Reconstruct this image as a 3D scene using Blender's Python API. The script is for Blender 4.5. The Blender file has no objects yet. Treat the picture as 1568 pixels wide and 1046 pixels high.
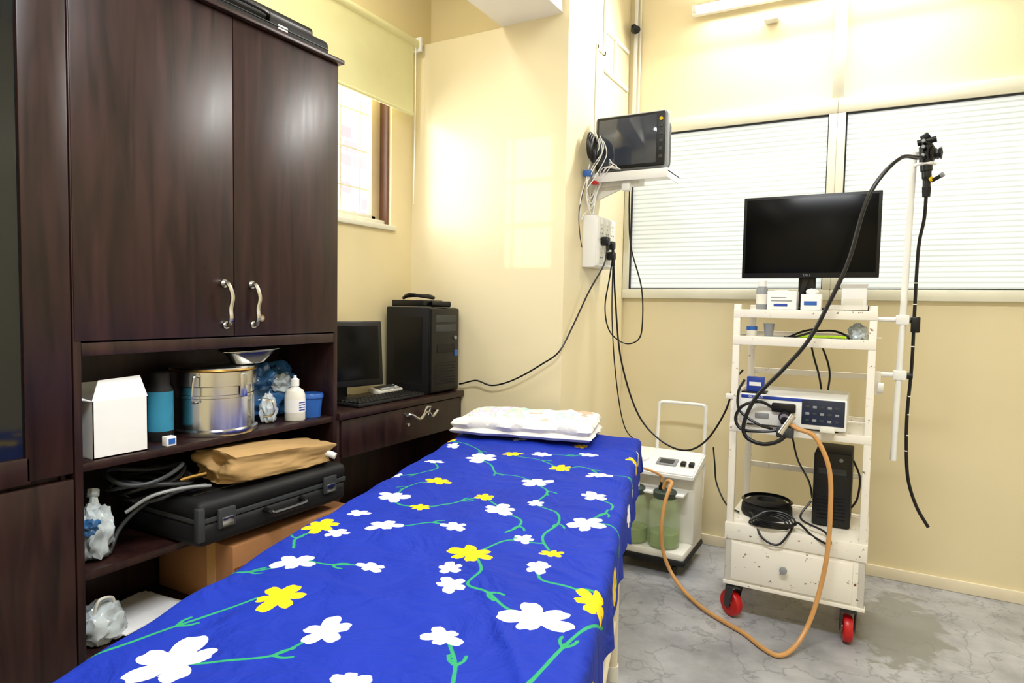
import bpy, bmesh, math, random
import numpy as np
from mathutils import Vector, Matrix, Euler
from mathutils import noise as NZ
random.seed(4)
scene=bpy.context.scene
try:
    scene.view_settings.view_transform='Standard'
    scene.view_settings.look='None'
except Exception: pass

# ------------------------------------------------------------ materials
def lin(h):
    h=h.lstrip('#'); c=[int(h[i:i+2],16)/255 for i in (0,2,4)]
    return tuple((x/12.92 if x<=.04045 else ((x+.055)/1.055)**2.4) for x in c)+(1,)
MATS={}
def mat(name,col,rough=.5,metal=0,var=.08,scale=8,bump=0,bscale=40,spec=.5,emis=None,estr=0,alpha=1,trans=0,coat=0):
    if name in MATS: return MATS[name]
    m=bpy.data.materials.new(name); m.use_nodes=True; nt=m.node_tree; N=nt.nodes; L=nt.links
    b=N['Principled BSDF']; c=lin(col) if isinstance(col,str) else col
    tc=N.new('ShaderNodeTexCoord'); nz=N.new('ShaderNodeTexNoise'); nz.inputs['Scale'].default_value=scale; nz.inputs['Detail'].default_value=4
    L.new(tc.outputs['Object'],nz.inputs['Vector'])
    cr=N.new('ShaderNodeValToRGB'); cr.color_ramp.elements[0].position=.3; cr.color_ramp.elements[1].position=.7
    cr.color_ramp.elements[0].color=tuple(x*(1-var) for x in c[:3])+(1,)
    cr.color_ramp.elements[1].color=tuple(min(1,x*(1+var)) for x in c[:3])+(1,)
    L.new(nz.outputs['Fac'],cr.inputs['Fac']); L.new(cr.outputs['Color'],b.inputs['Base Color'])
    b.inputs['Roughness'].default_value=rough; b.inputs['Metallic'].default_value=metal
    b.inputs['Specular IOR Level'].default_value=spec
    b.inputs['Transmission Weight'].default_value=trans; b.inputs['Alpha'].default_value=alpha
    b.inputs['Coat Weight'].default_value=coat
    if emis: b.inputs['Emission Color'].default_value=lin(emis); b.inputs['Emission Strength'].default_value=estr
    if bump:
        n2=N.new('ShaderNodeTexNoise'); n2.inputs['Scale'].default_value=bscale; L.new(tc.outputs['Object'],n2.inputs['Vector'])
        bp=N.new('ShaderNodeBump'); bp.inputs['Strength'].default_value=bump; bp.inputs['Distance'].default_value=.01
        L.new(n2.outputs['Fac'],bp.inputs['Height']); L.new(bp.outputs['Normal'],b.inputs['Normal'])
    MATS[name]=m; return m

def wood():
    m=mat('dark_wood_laminate','#2c1716',.36,spec=.4); nt=m.node_tree; N=nt.nodes; L=nt.links; b=N['Principled BSDF']
    tc=N.new('ShaderNodeTexCoord'); mp=N.new('ShaderNodeMapping'); mp.inputs['Scale'].default_value=(14,14,1.3)
    L.new(tc.outputs['Object'],mp.inputs['Vector'])
    n1=N.new('ShaderNodeTexNoise'); n1.inputs['Scale'].default_value=1.6; n1.inputs['Detail'].default_value=7; n1.inputs['Distortion'].default_value=1.2
    L.new(mp.outputs['Vector'],n1.inputs['Vector'])
    cr=N.new('ShaderNodeValToRGB'); e=cr.color_ramp.elements
    e[0].position=.3; e[0].color=lin('#180b0b'); e[1].position=.78; e[1].color=lin('#3a211e')
    L.new(n1.outputs['Fac'],cr.inputs['Fac']); L.new(cr.outputs['Color'],b.inputs['Base Color'])
    mr=N.new('ShaderNodeMapRange'); mr.inputs['To Min'].default_value=.29; mr.inputs['To Max'].default_value=.42; L.new(n1.outputs['Fac'],mr.inputs['Value']); L.new(mr.outputs['Result'],b.inputs['Roughness'])
    return m
def floor_mat():
    m=mat('grey_marble_tile','#b9bbbd',.3); nt=m.node_tree; N=nt.nodes; L=nt.links; b=N['Principled BSDF']
    tc=N.new('ShaderNodeTexCoord'); nz=N.new('ShaderNodeTexNoise'); nz.inputs['Scale'].default_value=5; nz.inputs['Detail'].default_value=9
    L.new(tc.outputs['Object'],nz.inputs['Vector'])
    mx=N.new('ShaderNodeMix'); mx.data_type='VECTOR'; mx.inputs['Factor'].default_value=.4
    L.new(tc.outputs['Object'],mx.inputs['A']); L.new(nz.outputs['Color'],mx.inputs['B'])
    vo=N.new('ShaderNodeTexVoronoi'); vo.feature='DISTANCE_TO_EDGE'; vo.inputs['Scale'].default_value=6
    L.new(mx.outputs['Result'],vo.inputs['Vector'])
    cr=N.new('ShaderNodeValToRGB'); e=cr.color_ramp.elements
    e[0].position=0; e[0].color=lin('#96989c'); e[1].position=.035; e[1].color=lin('#b6b7bb')
    L.new(vo.outputs['Distance'],cr.inputs['Fac'])
    n3=N.new('ShaderNodeTexNoise'); n3.inputs['Scale'].default_value=3; n3.inputs['Detail'].default_value=10; n3.inputs['Roughness'].default_value=.65; L.new(tc.outputs['Object'],n3.inputs['Vector'])
    c2=N.new('ShaderNodeValToRGB'); c2.color_ramp.elements[0].position=.35; c2.color_ramp.elements[0].color=lin('#b2b3b5'); c2.color_ramp.elements[1].position=.62; c2.color_ramp.elements[1].color=(1,1,1,1)
    L.new(n3.outputs['Fac'],c2.inputs['Fac'])
    mm=N.new('ShaderNodeMix'); mm.data_type='RGBA'; mm.blend_type='MULTIPLY'; mm.inputs['Factor'].default_value=.8
    L.new(cr.outputs['Color'],mm.inputs['A']); L.new(c2.outputs['Color'],mm.inputs['B'])
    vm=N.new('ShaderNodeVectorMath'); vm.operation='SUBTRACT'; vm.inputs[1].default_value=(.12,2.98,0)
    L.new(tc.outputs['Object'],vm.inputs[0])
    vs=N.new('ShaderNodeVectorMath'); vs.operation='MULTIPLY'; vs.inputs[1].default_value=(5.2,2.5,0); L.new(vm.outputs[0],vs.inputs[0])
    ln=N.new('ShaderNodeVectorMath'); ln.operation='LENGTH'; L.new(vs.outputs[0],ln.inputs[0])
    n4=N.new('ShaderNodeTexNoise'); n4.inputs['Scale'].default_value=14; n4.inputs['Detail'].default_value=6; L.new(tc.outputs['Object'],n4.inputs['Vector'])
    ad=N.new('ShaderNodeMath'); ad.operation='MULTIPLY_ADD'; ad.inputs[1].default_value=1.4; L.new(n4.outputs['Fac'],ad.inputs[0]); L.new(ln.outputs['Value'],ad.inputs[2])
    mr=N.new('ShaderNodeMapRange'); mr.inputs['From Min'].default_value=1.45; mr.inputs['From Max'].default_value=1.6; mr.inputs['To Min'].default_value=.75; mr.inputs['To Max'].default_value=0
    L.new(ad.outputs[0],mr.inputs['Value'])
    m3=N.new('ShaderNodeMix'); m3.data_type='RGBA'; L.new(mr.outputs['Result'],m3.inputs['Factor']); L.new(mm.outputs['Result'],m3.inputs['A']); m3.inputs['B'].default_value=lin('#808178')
    L.new(m3.outputs['Result'],b.inputs['Base Color'])
    return m
def chipped():
    m=mat('chipped_white_paint','#efeadb',.4); nt=m.node_tree; N=nt.nodes; L=nt.links; b=N['Principled BSDF']
    tc=N.new('ShaderNodeTexCoord'); nz=N.new('ShaderNodeTexNoise'); nz.inputs['Scale'].default_value=34; nz.inputs['Detail'].default_value=8; nz.inputs['Roughness'].default_value=.75
    L.new(tc.outputs['Object'],nz.inputs['Vector'])
    cr=N.new('ShaderNodeValToRGB'); e=cr.color_ramp.elements
    e[0].position=.365; e[0].color=lin('#6b3d22'); e[1].position=.38; e[1].color=lin('#f0ebdf')
    L.new(nz.outputs['Fac'],cr.inputs['Fac']); L.new(cr.outputs['Color'],b.inputs['Base Color'])
    return m
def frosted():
    m=bpy.data.materials.new('glowing_frosted_blind'); m.use_nodes=True; nt=m.node_tree; N=nt.nodes; L=nt.links; b=N['Principled BSDF']
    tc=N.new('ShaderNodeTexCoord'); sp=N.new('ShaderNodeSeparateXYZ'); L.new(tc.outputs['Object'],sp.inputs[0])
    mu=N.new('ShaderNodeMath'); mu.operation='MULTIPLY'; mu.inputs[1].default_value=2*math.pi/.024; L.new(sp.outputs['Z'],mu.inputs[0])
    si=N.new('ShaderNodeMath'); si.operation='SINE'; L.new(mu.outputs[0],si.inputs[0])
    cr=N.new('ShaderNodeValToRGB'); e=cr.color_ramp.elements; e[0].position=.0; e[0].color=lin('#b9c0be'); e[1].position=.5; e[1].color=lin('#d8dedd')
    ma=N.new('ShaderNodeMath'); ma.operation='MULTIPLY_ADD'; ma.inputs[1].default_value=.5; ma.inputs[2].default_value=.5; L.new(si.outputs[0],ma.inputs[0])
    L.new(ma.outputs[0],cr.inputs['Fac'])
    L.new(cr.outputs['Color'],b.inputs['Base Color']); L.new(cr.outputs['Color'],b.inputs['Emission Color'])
    b.inputs['Emission Strength'].default_value=.6; b.inputs['Roughness'].default_value=.25  # pane emits on its own, in place of light from behind the glass
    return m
WOOD=wood(); FLOOR=floor_mat(); CHIP=chipped(); FROST=frosted()
WALL=mat('cream_gloss_paint','#e9dcb6',.28,var=.025,scale=2,bump=.03,bscale=6)
WALLU=mat('yellow_cream_paint','#ebdcae',.4,var=.03,scale=2)
CEIL=mat('ceiling_white','#efebe0',.8,var=.02)
FRAME=mat('cream_aluminium','#e4e2d0',.35,var=.03)
TRIM=mat('skirting_cream','#eadfc4',.4,var=.05)
BROWN=mat('brown_aluminium','#6d4a35',.4)
TANF=mat('tan_window_frame','#cdb892',.4)
WHITE=mat('white_plastic','#efefec',.35,var=.03)
OFFW=mat('ivory_plastic','#e6e3d8',.4,var=.04)
PAPER=mat('white_card','#eeeeee',.7,var=.02)
BLACK=mat('black_plastic','#0c0c0f',.35,var=.2,spec=.4)
BLACKM=mat('black_matte','#131316',.6,var=.2,spec=.35)
SCREEN=mat('dark_screen','#040507',.2,var=.1,spec=.15)
SCREEN2=mat('glossy_screen','#343b49',.06,var=.15,spec=.8)
GREY=mat('grey_plastic','#8d9093',.4)
DGREY=mat('dark_grey','#34373a',.5)
STEEL=mat('stainless_steel','#cdcdcc',.2,metal=1,var=.04)
CHROME=mat('chrome','#dcdcdc',.1,metal=1,var=.02)
BRASS=mat('brass_edge','#a8854a',.3,metal=1)
RED=mat('red_castor','#c01414',.35)
BLUE=mat('blue_plastic','#2a5fae',.35)
CYAN=mat('cyan_label','#2f8db0',.45)
BAGB=mat('blue_plastic_bag','#39699c',.12,var=.5,scale=14,bump=.15,bscale=14,coat=.5)
BAGW=mat('clear_plastic_bag','#bcc6cb',.12,var=.25,scale=14,bump=.2,bscale=14,coat=.5)
TAN=mat('tan_cloth','#b3915f',.85,var=.06,bump=.1,bscale=9)
CARD=mat('brown_cardboard','#9a6a40',.8,var=.1)
GLASSG=mat('green_jar_glass','#c4dba8',.05,var=.05,alpha=.28,spec=.8)
GREENL=mat('jar_liquid','#a3ba78',.1,alpha=.6)
LIDG=mat('green_grey_lid','#3c4a42',.4)
ORANGE=mat('orange_rubber_hose','#cf9a5c',.4)
LIME=mat('lime_plastic','#b6e021',.4)
BLIND=mat('roller_blind_fabric','#e2dfac',.7,var=.03)
NAVY=mat('navy_panel','#1c2740',.3)
OBLUE=mat('blue_strip','#1f3fa0',.4)
DARKG=mat('dark_cabinet_glass','#10161a',.06,var=.05)
BED=mat('bed_cream_metal','#e6dcc0',.4)
MATT=mat('mattress_vinyl','#27408f',.5)
YEL=mat('yellow_dot','#e6c31c',.4)
LED=mat('tube_glow','#ffffff',.5,emis='#fffdf8',estr=26)

# ------------------------------------------------------------ mesh builder
class B:
    def __init__(s,name): s.name=name; s.bm=bmesh.new(); s.mats=[]
    def _m(s,m):
        if m not in s.mats: s.mats.append(m)
        return s.mats.index(m)
    def _add(s,tb,m,M=None):
        if M is not None: bmesh.ops.transform(tb,matrix=M,verts=tb.verts)
        i=s._m(m)
        me=bpy.data.meshes.new('tmp'); 
        for f in tb.faces: f.material_index=i; f.smooth=True
        tb.to_mesh(me); tb.free(); s.bm.from_mesh(me); bpy.data.meshes.remove(me)
    def box(s,lo,hi,m,bev=.0,rot=None,seg=2):
        lo=Vector(lo); hi=Vector(hi); c=(lo+hi)/2; d=hi-lo
        tb=bmesh.new(); bmesh.ops.create_cube(tb,size=1)
        bmesh.ops.scale(tb,vec=d,verts=tb.verts)
        if bev: bmesh.ops.bevel(tb,geom=tb.edges[:],offset=min(bev,min(d)*.49),segments=seg,affect='EDGES',profile=.5)
        M=Matrix.Translation(c)
        if rot: M=M@Euler(rot).to_matrix().to_4x4()
        s._add(tb,m,M); return s
    def cyl(s,p0,p1,r,m,r2=None,seg=24,bev=0):
        p0=Vector(p0);p1=Vector(p1); d=p1-p0
        tb=bmesh.new(); bmesh.ops.create_cone(tb,cap_ends=True,segments=seg,radius1=r,radius2=r if r2 is None else r2,depth=d.length)
        q=Vector((0,0,1)).rotation_difference(d.normalized())
        s._add(tb,m,Matrix.Translation((p0+p1)/2)@q.to_matrix().to_4x4()); return s
    def lathe(s,prof,c,m,seg=32,axis=(0,0,1),sc=(1,1,1)):
        tb=bmesh.new(); rings=[]
        for r,z in prof:
            if r<1e-5: rings.append([tb.verts.new((0,0,z))])
            else: rings.append([tb.verts.new((r*math.cos(2*math.pi*k/seg)*sc[0],r*math.sin(2*math.pi*k/seg)*sc[1],z)) for k in range(seg)])
        for a,b in zip(rings,rings[1:]):
            for k in range(seg):
                k2=(k+1)%seg
                if len(a)==1 and len(b)>1: tb.faces.new((a[0],b[k],b[k2]))
                elif len(b)==1 and len(a)>1: tb.faces.new((a[k],a[k2],b[0]))
                elif len(a)>1: tb.faces.new((a[k],a[k2],b[k2],b[k]))
        bmesh.ops.recalc_face_normals(tb,faces=tb.faces)
        q=Vector((0,0,1)).rotation_difference(Vector(axis).normalized())
        s._add(tb,m,Matrix.Translation(c)@q.to_matrix().to_4x4()); return s
    def tube(s,pts,r,m,seg=8,n=8,closed=False):
        P=smooth(pts,n,closed) if n>1 else [Vector(p) for p in pts]
        tb=bmesh.new(); rings=[]; up=Vector((0.13,0.21,1)).normalized(); N=len(P); prev=None
        for i,p in enumerate(P):
            t=(P[(i+1)%N]-P[i-1]) if closed else (P[min(i+1,N-1)]-P[max(i-1,0)])
            if t.length<1e-7: t=Vector((0,0,1))
            t.normalize()
            if prev is None: a=t.cross(up).normalized() if abs(t.dot(up))<.95 else t.cross(Vector((1,0,0))).normalized()
            else:
                a=prev-t*prev.dot(t); a.normalize()
            prev=a; b=t.cross(a)
            rr=r[min(i*len(r)//N,len(r)-1)] if isinstance(r,(list,tuple)) else r
            rings.append([tb.verts.new(p+a*rr*math.cos(2*math.pi*k/seg)+b*rr*math.sin(2*math.pi*k/seg)) for k in range(seg)])
        R=list(zip(rings,rings[1:]))
        if closed: R.append((rings[-1],rings[0]))
        for a,b in R:
            for k in range(seg):
                k2=(k+1)%seg; tb.faces.new((a[k],a[k2],b[k2],b[k]))
        if not closed:
            tb.faces.new(rings[0][::-1]); tb.faces.new(rings[-1])
        bmesh.ops.recalc_face_normals(tb,faces=tb.faces)
        s._add(tb,m); return s
    def blob(s,c,rad,m,amp=.25,sub=4,seed=0,fr=3.0):
        tb=bmesh.new(); bmesh.ops.create_icosphere(tb,subdivisions=sub,radius=1)
        for v in tb.verts:
            n=NZ.noise(v.co*fr+Vector((seed,seed*2,0)))+.5*abs(NZ.noise(v.co*fr*1.9+Vector((seed,1,3))))
            v.co*=1+amp*n
            v.co.z=max(v.co.z,-.8)
            v.co=Vector((v.co.x*rad[0],v.co.y*rad[1],v.co.z*rad[2]))
        s._add(tb,m,Matrix.Translation(c)); return s
    def prism(s,pts,vec,m,bev=0):
        tb=bmesh.new(); f=tb.faces.new([tb.verts.new(p) for p in pts])
        r=bmesh.ops.extrude_face_region(tb,geom=[f]); vs=[g for g in r['geom'] if isinstance(g,bmesh.types.BMVert)]
        bmesh.ops.translate(tb,vec=vec,verts=vs); bmesh.ops.recalc_face_normals(tb,faces=tb.faces)
        if bev: bmesh.ops.bevel(tb,geom=tb.edges[:],offset=bev,segments=2,affect='EDGES')
        s._add(tb,m); return s
    def done(s,angle=35,parent=None):
        me=bpy.data.meshes.new(s.name); s.bm.to_mesh(me); s.bm.free()
        for m in s.mats: me.materials.append(m)
        try: me.set_sharp_from_angle(angle=math.radians(angle))
        except Exception: pass
        o=bpy.data.objects.new(s.name,me); scene.collection.objects.link(o)
        if parent: o.parent=parent
        return o
def smooth(pts,n=8,closed=False):
    P=[Vector(p) for p in pts]; N=len(P); out=[]
    rng=range(N) if closed else range(N-1)
    for i in rng:
        p1=P[i]; p2=P[(i+1)%N]
        p0=P[i-1] if (closed or i>0) else p1*2-p2
        p3=P[(i+2)%N] if (closed or i+2<N) else p2*2-p1
        for k in range(n):
            t=k/n
            out.append(.5*((2*p1)+(-p0+p2)*t+(2*p0-5*p1+4*p2-p3)*t*t+(-p0+3*p1-3*p2+p3)*t**3))
    if not closed: out.append(P[-1])
    return out
def text(body,loc,size,m,rot,name,parent,ext=.0005):
    c=bpy.data.curves.new(name,'FONT'); c.body=body; c.size=size; c.extrude=ext; c.align_x='CENTER'; c.align_y='CENTER'
    c.materials.append(m); o=bpy.data.objects.new(name,c); scene.collection.objects.link(o); o.location=loc; o.rotation_euler=rot; o.parent=parent
    return o

# ------------------------------------------------------------ camera
H=1.25; p=0.055; r=0.018; yaw=math.radians(29.2)
Fh=Vector((-math.sin(yaw),math.cos(yaw),0)); R0=Vector((math.cos(yaw),math.sin(yaw),0)); Z=Vector((0,0,1))
F=Fh*math.cos(p)-Z*math.sin(p); U0=Fh*math.sin(p)+Z*math.cos(p)
Rc=R0*math.cos(r)+U0*math.sin(r); Uc=U0*math.cos(r)-R0*math.sin(r)
cam=bpy.data.objects.new('camera',bpy.data.cameras.new('camera')); scene.collection.objects.link(cam)
M=Matrix((Rc,Uc,-F)).transposed().to_4x4(); M.translation=(0,0,H); cam.matrix_world=M
cam.data.sensor_width=36; cam.data.lens=36*1000/1568; cam.data.clip_start=.02
scene.camera=cam

# ------------------------------------------------------------ room shell
XL,XR,YB,YF,ZC=-2.107,1.6,3.5,-1.2,3.1
B('floor').box((XL-.1,YF-.1,-.1),(XR+.1,YB+.1,0),FLOOR).done()
B('ceiling').box((XL-.1,YF-.1,ZC),(XR+.1,YB+.1,ZC+.1),CEIL).done()
B('wall_back').box((XL-.1,YB,0),(XR+.1,YB+.1,ZC),WALL).done()
B('wall_right').box((XR,YF-.1,0),(XR+.1,YB,ZC),WALL).done()
b=B('wall_left')
b.box((XL-.12,YF,0),(XL,1.55,ZC),WALLU).box((XL-.12,2.53,0),(XL,YB,ZC),WALLU)
b.box((XL-.12,1.55,0),(XL,2.53,1.63),WALLU).box((XL-.12,1.55,2.5),(XL,2.53,ZC),WALLU).done()
wx0,wx1,wz0,wz1=-.13,.14,2.24,2.89  # opening sized and placed to shape the sun patch on the column
b=B('wall_front')
b.box((XL-.1,YF-.1,0),(wx0,YF,ZC),WALL).box((wx1,YF-.1,0),(XR,YF,ZC),WALL)
b.box((wx0,YF-.1,0),(wx1,YF,wz0),WALL).box((wx0,YF-.1,wz1),(wx1,YF,ZC),WALL).done()
b=B('unseen_sun_window')
for k in range(0,4):
    zz=wz0+.02+k*(wz1-wz0-.04)/3; b.box((wx0,YF-.06,zz-.009),(wx1,YF-.04,zz+.009),FRAME)
for xx in (wx0+.008,wx0+.05,wx1-.008): b.box((xx-.007,YF-.06,wz0),(xx+.007,YF-.04,wz1),FRAME)
b.done()
b=B('wall_column')
b.box((-1.59,2.695,0),(-1.246,YB,ZC),WALL)
b.box((XL,2.695,0),(-1.59,YB,2.545),WALL)
b.box((XL,2.84,2.545),(-1.59,YB,ZC),WALLU)
b.done()
B('ceiling_beam').box((-1.59,YF,2.55),(-1.275,2.695,ZC),CEIL).done()
b=B('baseboard_back'); b.box((-1.234,YB-.014,0),(XR,YB,.055),TRIM,.004).done()
B('baseboard_column').box((-1.246,2.68,0),(-1.234,YB,.055),TRIM,.003).done()

def wframe(name,x0,x1):
    b=B(name); z0,z1=1.303,2.25; yf=YB-.035
    b.box((x0,yf,z0),(x1,YB,z0+.051),FRAME,.004)
    b.box((x0,yf,z1-.07),(x1,YB,z1),FRAME,.004)
    b.box((x0,yf,z0+.05),(x0+.036,YB,z1-.069),FRAME,.003)
    b.box((x1-.036,yf,z0+.05),(x1,YB,z1-.069),FRAME,.003)
    gx0,gx1,gz0,gz1=x0+.036,x1-.036,z0+.051,z1-.07
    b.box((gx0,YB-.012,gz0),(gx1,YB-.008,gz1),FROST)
    g=.006
    b.box((gx0,YB-.03,gz1-g),(gx1,YB-.01,gz1),BLACKM).box((gx0,YB-.03,gz0),(gx0+g,YB-.01,gz1),BLACKM)
    b.box((gx1-g*.6,YB-.03,gz0),(gx1,YB-.01,gz1),BLACKM).box((gx0,YB-.03,gz0),(gx1,YB-.01,gz0+g*.7),BLACKM)
    b.done()
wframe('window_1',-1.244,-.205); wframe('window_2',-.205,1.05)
B('trim_1').box((-.235,YB-.03,2.25),(-.18,YB,ZC),FRAME,.004).done()
B('trim_2').box((1.02,YB-.03,2.25),(1.08,YB,ZC),FRAME,.004).done()

b=B('window_4'); x0,x1=XL-.10,XL-.06
b.box((x0,2.516,1.63),(x1+.045,2.53,2.5),BROWN,.003).box((x0,1.55,1.63),(x1+.03,2.53,1.655),FRAME,.003)
b.box((x0,1.55,2.47),(x1+.03,2.53,2.5),BROWN,.003).box((x0,1.55,1.63),(x1+.03,1.59,2.5),BROWN,.003)
b.box((x0+.01,2.455,1.65),(x1,2.516,2.47),TANF,.003).box((x0+.01,1.59,1.65),(x1,2.485,1.675),FRAME,.003)
for zz in (1.8,1.98,2.16,2.34): b.box((x0-.01,1.59,zz-.004),(x0+.002,2.48,zz+.004),FRAME)
for yy in (1.75,1.93,2.11,2.29,2.42): b.box((x0-.015,yy-.004,1.64),(x0-.003,yy+.004,2.5),FRAME)
b.box((XL-.06,1.5,1.605),(XL+.02,2.55,1.63),FRAME,.004)
b.done()
m=mat('pink_brick','#d8a9a0',.9); nt=m.node_tree; N=nt.nodes; L=nt.links
br=N.new('ShaderNodeTexBrick'); tc=N.new('ShaderNodeTexCoord')
sp=N.new('ShaderNodeSeparateXYZ'); cb=N.new('ShaderNodeCombineXYZ'); L.new(tc.outputs['Object'],sp.inputs[0]); L.new(sp.outputs['Y'],cb.inputs['X']); L.new(sp.outputs['Z'],cb.inputs['Y'])
L.new(cb.outputs[0],br.inputs['Vector']); br.inputs['Scale'].default_value=2.4; br.inputs['Color1'].default_value=lin('#cf989c'); br.inputs['Color2'].default_value=lin('#e0bcbc'); br.inputs['Mortar'].default_value=lin('#f3e8e4')
br.inputs['Mortar Size'].default_value=.025
L.new(br.outputs['Color'],N['Principled BSDF'].inputs['Base Color'])
B('exterior_brick_wall').box((-3.7,-.5,-.1),(-3.6,7,2.9),m).done()

b=B('roller_blind')
b.cyl((-2.065,1.45,2.535),(-2.065,2.655,2.535),.026,BLIND,seg=20)
b.box((-2.052,1.48,2.19),(-2.049,2.62,2.53),BLIND).cyl((-2.05,1.48,2.186),(-2.05,2.62,2.186),.009,BLIND,seg=10)
b.box((-2.1,2.655,2.5),(-2.03,2.668,2.57),WHITE,.003)
b.tube([(-2.05,2.64,2.53),(-2.052,2.642,2.2),(-2.06,2.645,1.75)],.0025,WHITE,6)
b.done()

# ------------------------------------------------------------ wardrobe cabinet
XF=-1.78; XBk=-2.095
b=B('wardrobe_cabinet')
b.box((XBk,.90,0),(XF,.92,2.126),WOOD,.002).box((XBk,1.811,0),(XF,1.831,2.126),WOOD,.002)
b.box((XBk,.92,.0),(XBk+.012,1.811,2.126),WOOD)
b.box((XBk,.89,2.126),(XF+.022,1.842,2.142),WOOD,.003)
b.box((XBk+.012,.92,1.10),(XF,1.811,1.134),WOOD,.002)
for z in (.82,.53,.30): b.box((XBk+.012,.92,z-.022),(XF-.002,1.811,z),WOOD,.0015)
b.box((XF-.03,.92,0),(XF-.012,1.811,.075),WOOD)
b.box((XF-.018,.903,1.138),(XF+.002,1.3745,2.124),WOOD,.002)
b.box((XF-.018,1.3775,1.138),(XF+.002,1.829,2.124),WOOD,.002)
b.box((XF-.03,1.374,1.138),(XF-.01,1.378,2.12),mat('red_edge','#5a1f1c',.4))
def handle(y,sgn):
    pts=[(XF+.002,y,1.302),(XF+.022,y+.002*sgn,1.30),(XF+.034,y+.008*sgn,1.262),(XF+.03,y+.004*sgn,1.225),(XF+.034,y+.002*sgn,1.195),(XF+.02,y+.006*sgn,1.176),(XF+.002,y+.006*sgn,1.172)]
    b.tube(pts,.0075,STEEL,8)
    b.cyl((XF,y,1.302),(XF+.008,y,1.302),.013,STEEL).cyl((XF,y+.006*sgn,1.173),(XF+.008,y+.006*sgn,1.173),.012,STEEL)
handle(1.338,1); handle(1.440,1)
b.cyl((XF,1.474,1.194),(XF+.012,1.474,1.194),.012,BRASS).cyl((XF+.01,1.474,1.194),(XF+.014,1.474,1.194),.007,CHROME)
b.done()

b=B('glazed_bookcase')
b.box((XBk,.2,0),(XF-.02,.22,2.35),WOOD).box((XBk,.876,0),(XF-.02,.888,2.35),WOOD,.002)
b.box((XBk,.2,0),(XBk+.012,.888,2.35),WOOD).box((XBk,.2,2.33),(XF-.02,.888,2.35),WOOD)
for z in (.06,.8,1.2,1.6,2.0): b.box((XBk,.22,z-.02),(XF-.03,.876,z),WOOD)
b.box((XF-.02,.79,.80),(XF,.897,2.35),WOOD,.003).box((XF-.02,.2,.80),(XF,.26,2.35),WOOD,.003)
b.box((XF-.02,.2,.795),(XF,.80,.86),WOOD,.003).box((XF-.02,.2,2.28),(XF,.8,2.35),WOOD,.003)
b.box((XF-.014,.26,.86),(XF-.009,.79,2.28),DARKG)
b.box((XF-.02,.2,.06),(XF,.897,.785),WOOD,.003)
b.done()

b=B('black_soft_case')
b.box((-2.03,1.10,2.143),(-1.80,1.81,2.205),BLACKM,.018,seg=3)
b.box((-2.02,1.14,2.20),(-1.82,1.75,2.235),BLACK,.012)
b.tube([(-1.802,1.35,2.18),(-1.78,1.37,2.19),(-1.778,1.5,2.19),(-1.80,1.53,2.18)],.007,BLACK)
b.box((-1.803,1.57,2.165),(-1.798,1.61,2.18),WHITE)
b.box((-1.804,1.11,2.171),(-1.797,1.80,2.174),DGREY)
b.done()
b=B('white_adapter_box'); b.box((-1.88,1.25,2.236),(-1.85,1.33,2.255),WHITE,.005).box((-1.854,1.27,2.24),(-1.849,1.31,2.25),GREY,.002).done()

# ------------------------------------------------------------ desk
b=B('computer_desk')
b.box((XBk,1.833,.80),(XF+.012,2.688,.827),WOOD,.002)
b.box((XBk,2.668,0),(XF-.005,2.688,.80),WOOD,.002).box((XBk,1.833,0),(XF-.005,1.851,.80),WOOD,.002)
b.box((XBk,1.85,.1),(XBk+.015,2.668,.8),WOOD)
b.box((XF-.018,1.853,.648),(XF+.002,2.666,.795),WOOD,.003)
b.box((XBk+.02,1.86,.66),(XF-.018,2.66,.68),WOOD)
b.box((XF-.02,1.853,.05),(XF-.006,2.666,.30),WOOD)
b.tube([(XF+.002,2.245,.762),(XF+.022,2.26,.765),(XF+.03,2.31,.742),(XF+.03,2.36,.768),(XF+.03,2.40,.742),(XF+.022,2.45,.76),(XF+.002,2.465,.756)],.007,STEEL)
b.tube([(XF+.03,2.34,.75),(XF+.034,2.35,.785),(XF+.034,2.38,.785),(XF+.03,2.37,.75)],.005,STEEL)
b.cyl((XF+.002,2.26,.72),(XF+.007,2.26,.72),.008,CHROME)
b.done()

b=B('computer_tower'); x0,x1,y0,y1,z0,z1=-2.065,-1.80,2.45,2.675,.829,1.235
b.box((x0,y0,z0),(x1-.012,y1,z1),BLACKM,.006).box((x1-.014,y0,z0+.005),(x1+.006,y1,z1-.004),BLACK,.008)
for k,z in enumerate((1.165,1.12)): b.box((x1+.004,y0+.03,z),(x1+.0085,y1-.03,z+.035),DGREY,.003)
b.box((x1+.004,y0+.04,1.02),(x1+.009,y1-.04,1.06),BLACKM,.003)
b.cyl((x1+.004,2.64,1.09),(x1+.012,2.64,1.09),.009,GREY)
b.box((x1+.005,2.635,1.0),(x1+.009,2.665,1.03),BLUE,.003)
for k in range(8): b.box((x1+.004,y0+.03,.87+k*.014),(x1+.008,y1-.03,.875+k*.014),BLACKM)
b.box((x0+.05,y0-.0015,.87),(x1-.05,y0,1.19),BLACK)
b.done()
b=B('network_router'); b.box((-2.05,2.47,1.237),(-1.86,2.63,1.268),BLACK,.006)
b.tube([(-2.0,2.5,1.278),(-1.94,2.47,1.293),(-1.88,2.5,1.285),(-1.86,2.55,1.28),(-1.92,2.58,1.29),(-2.0,2.54,1.288)],.008,BLACK,closed=True)
b.cyl((-1.85,2.52,1.250),(-1.80,2.60,1.250),.014,BLACK)
b.done()
b=B('desk_monitor')
b.box((-2.005,1.90,.885),(-1.98,2.28,1.17),BLACK,.006,rot=(0,math.radians(-4),math.radians(-14)))
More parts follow.
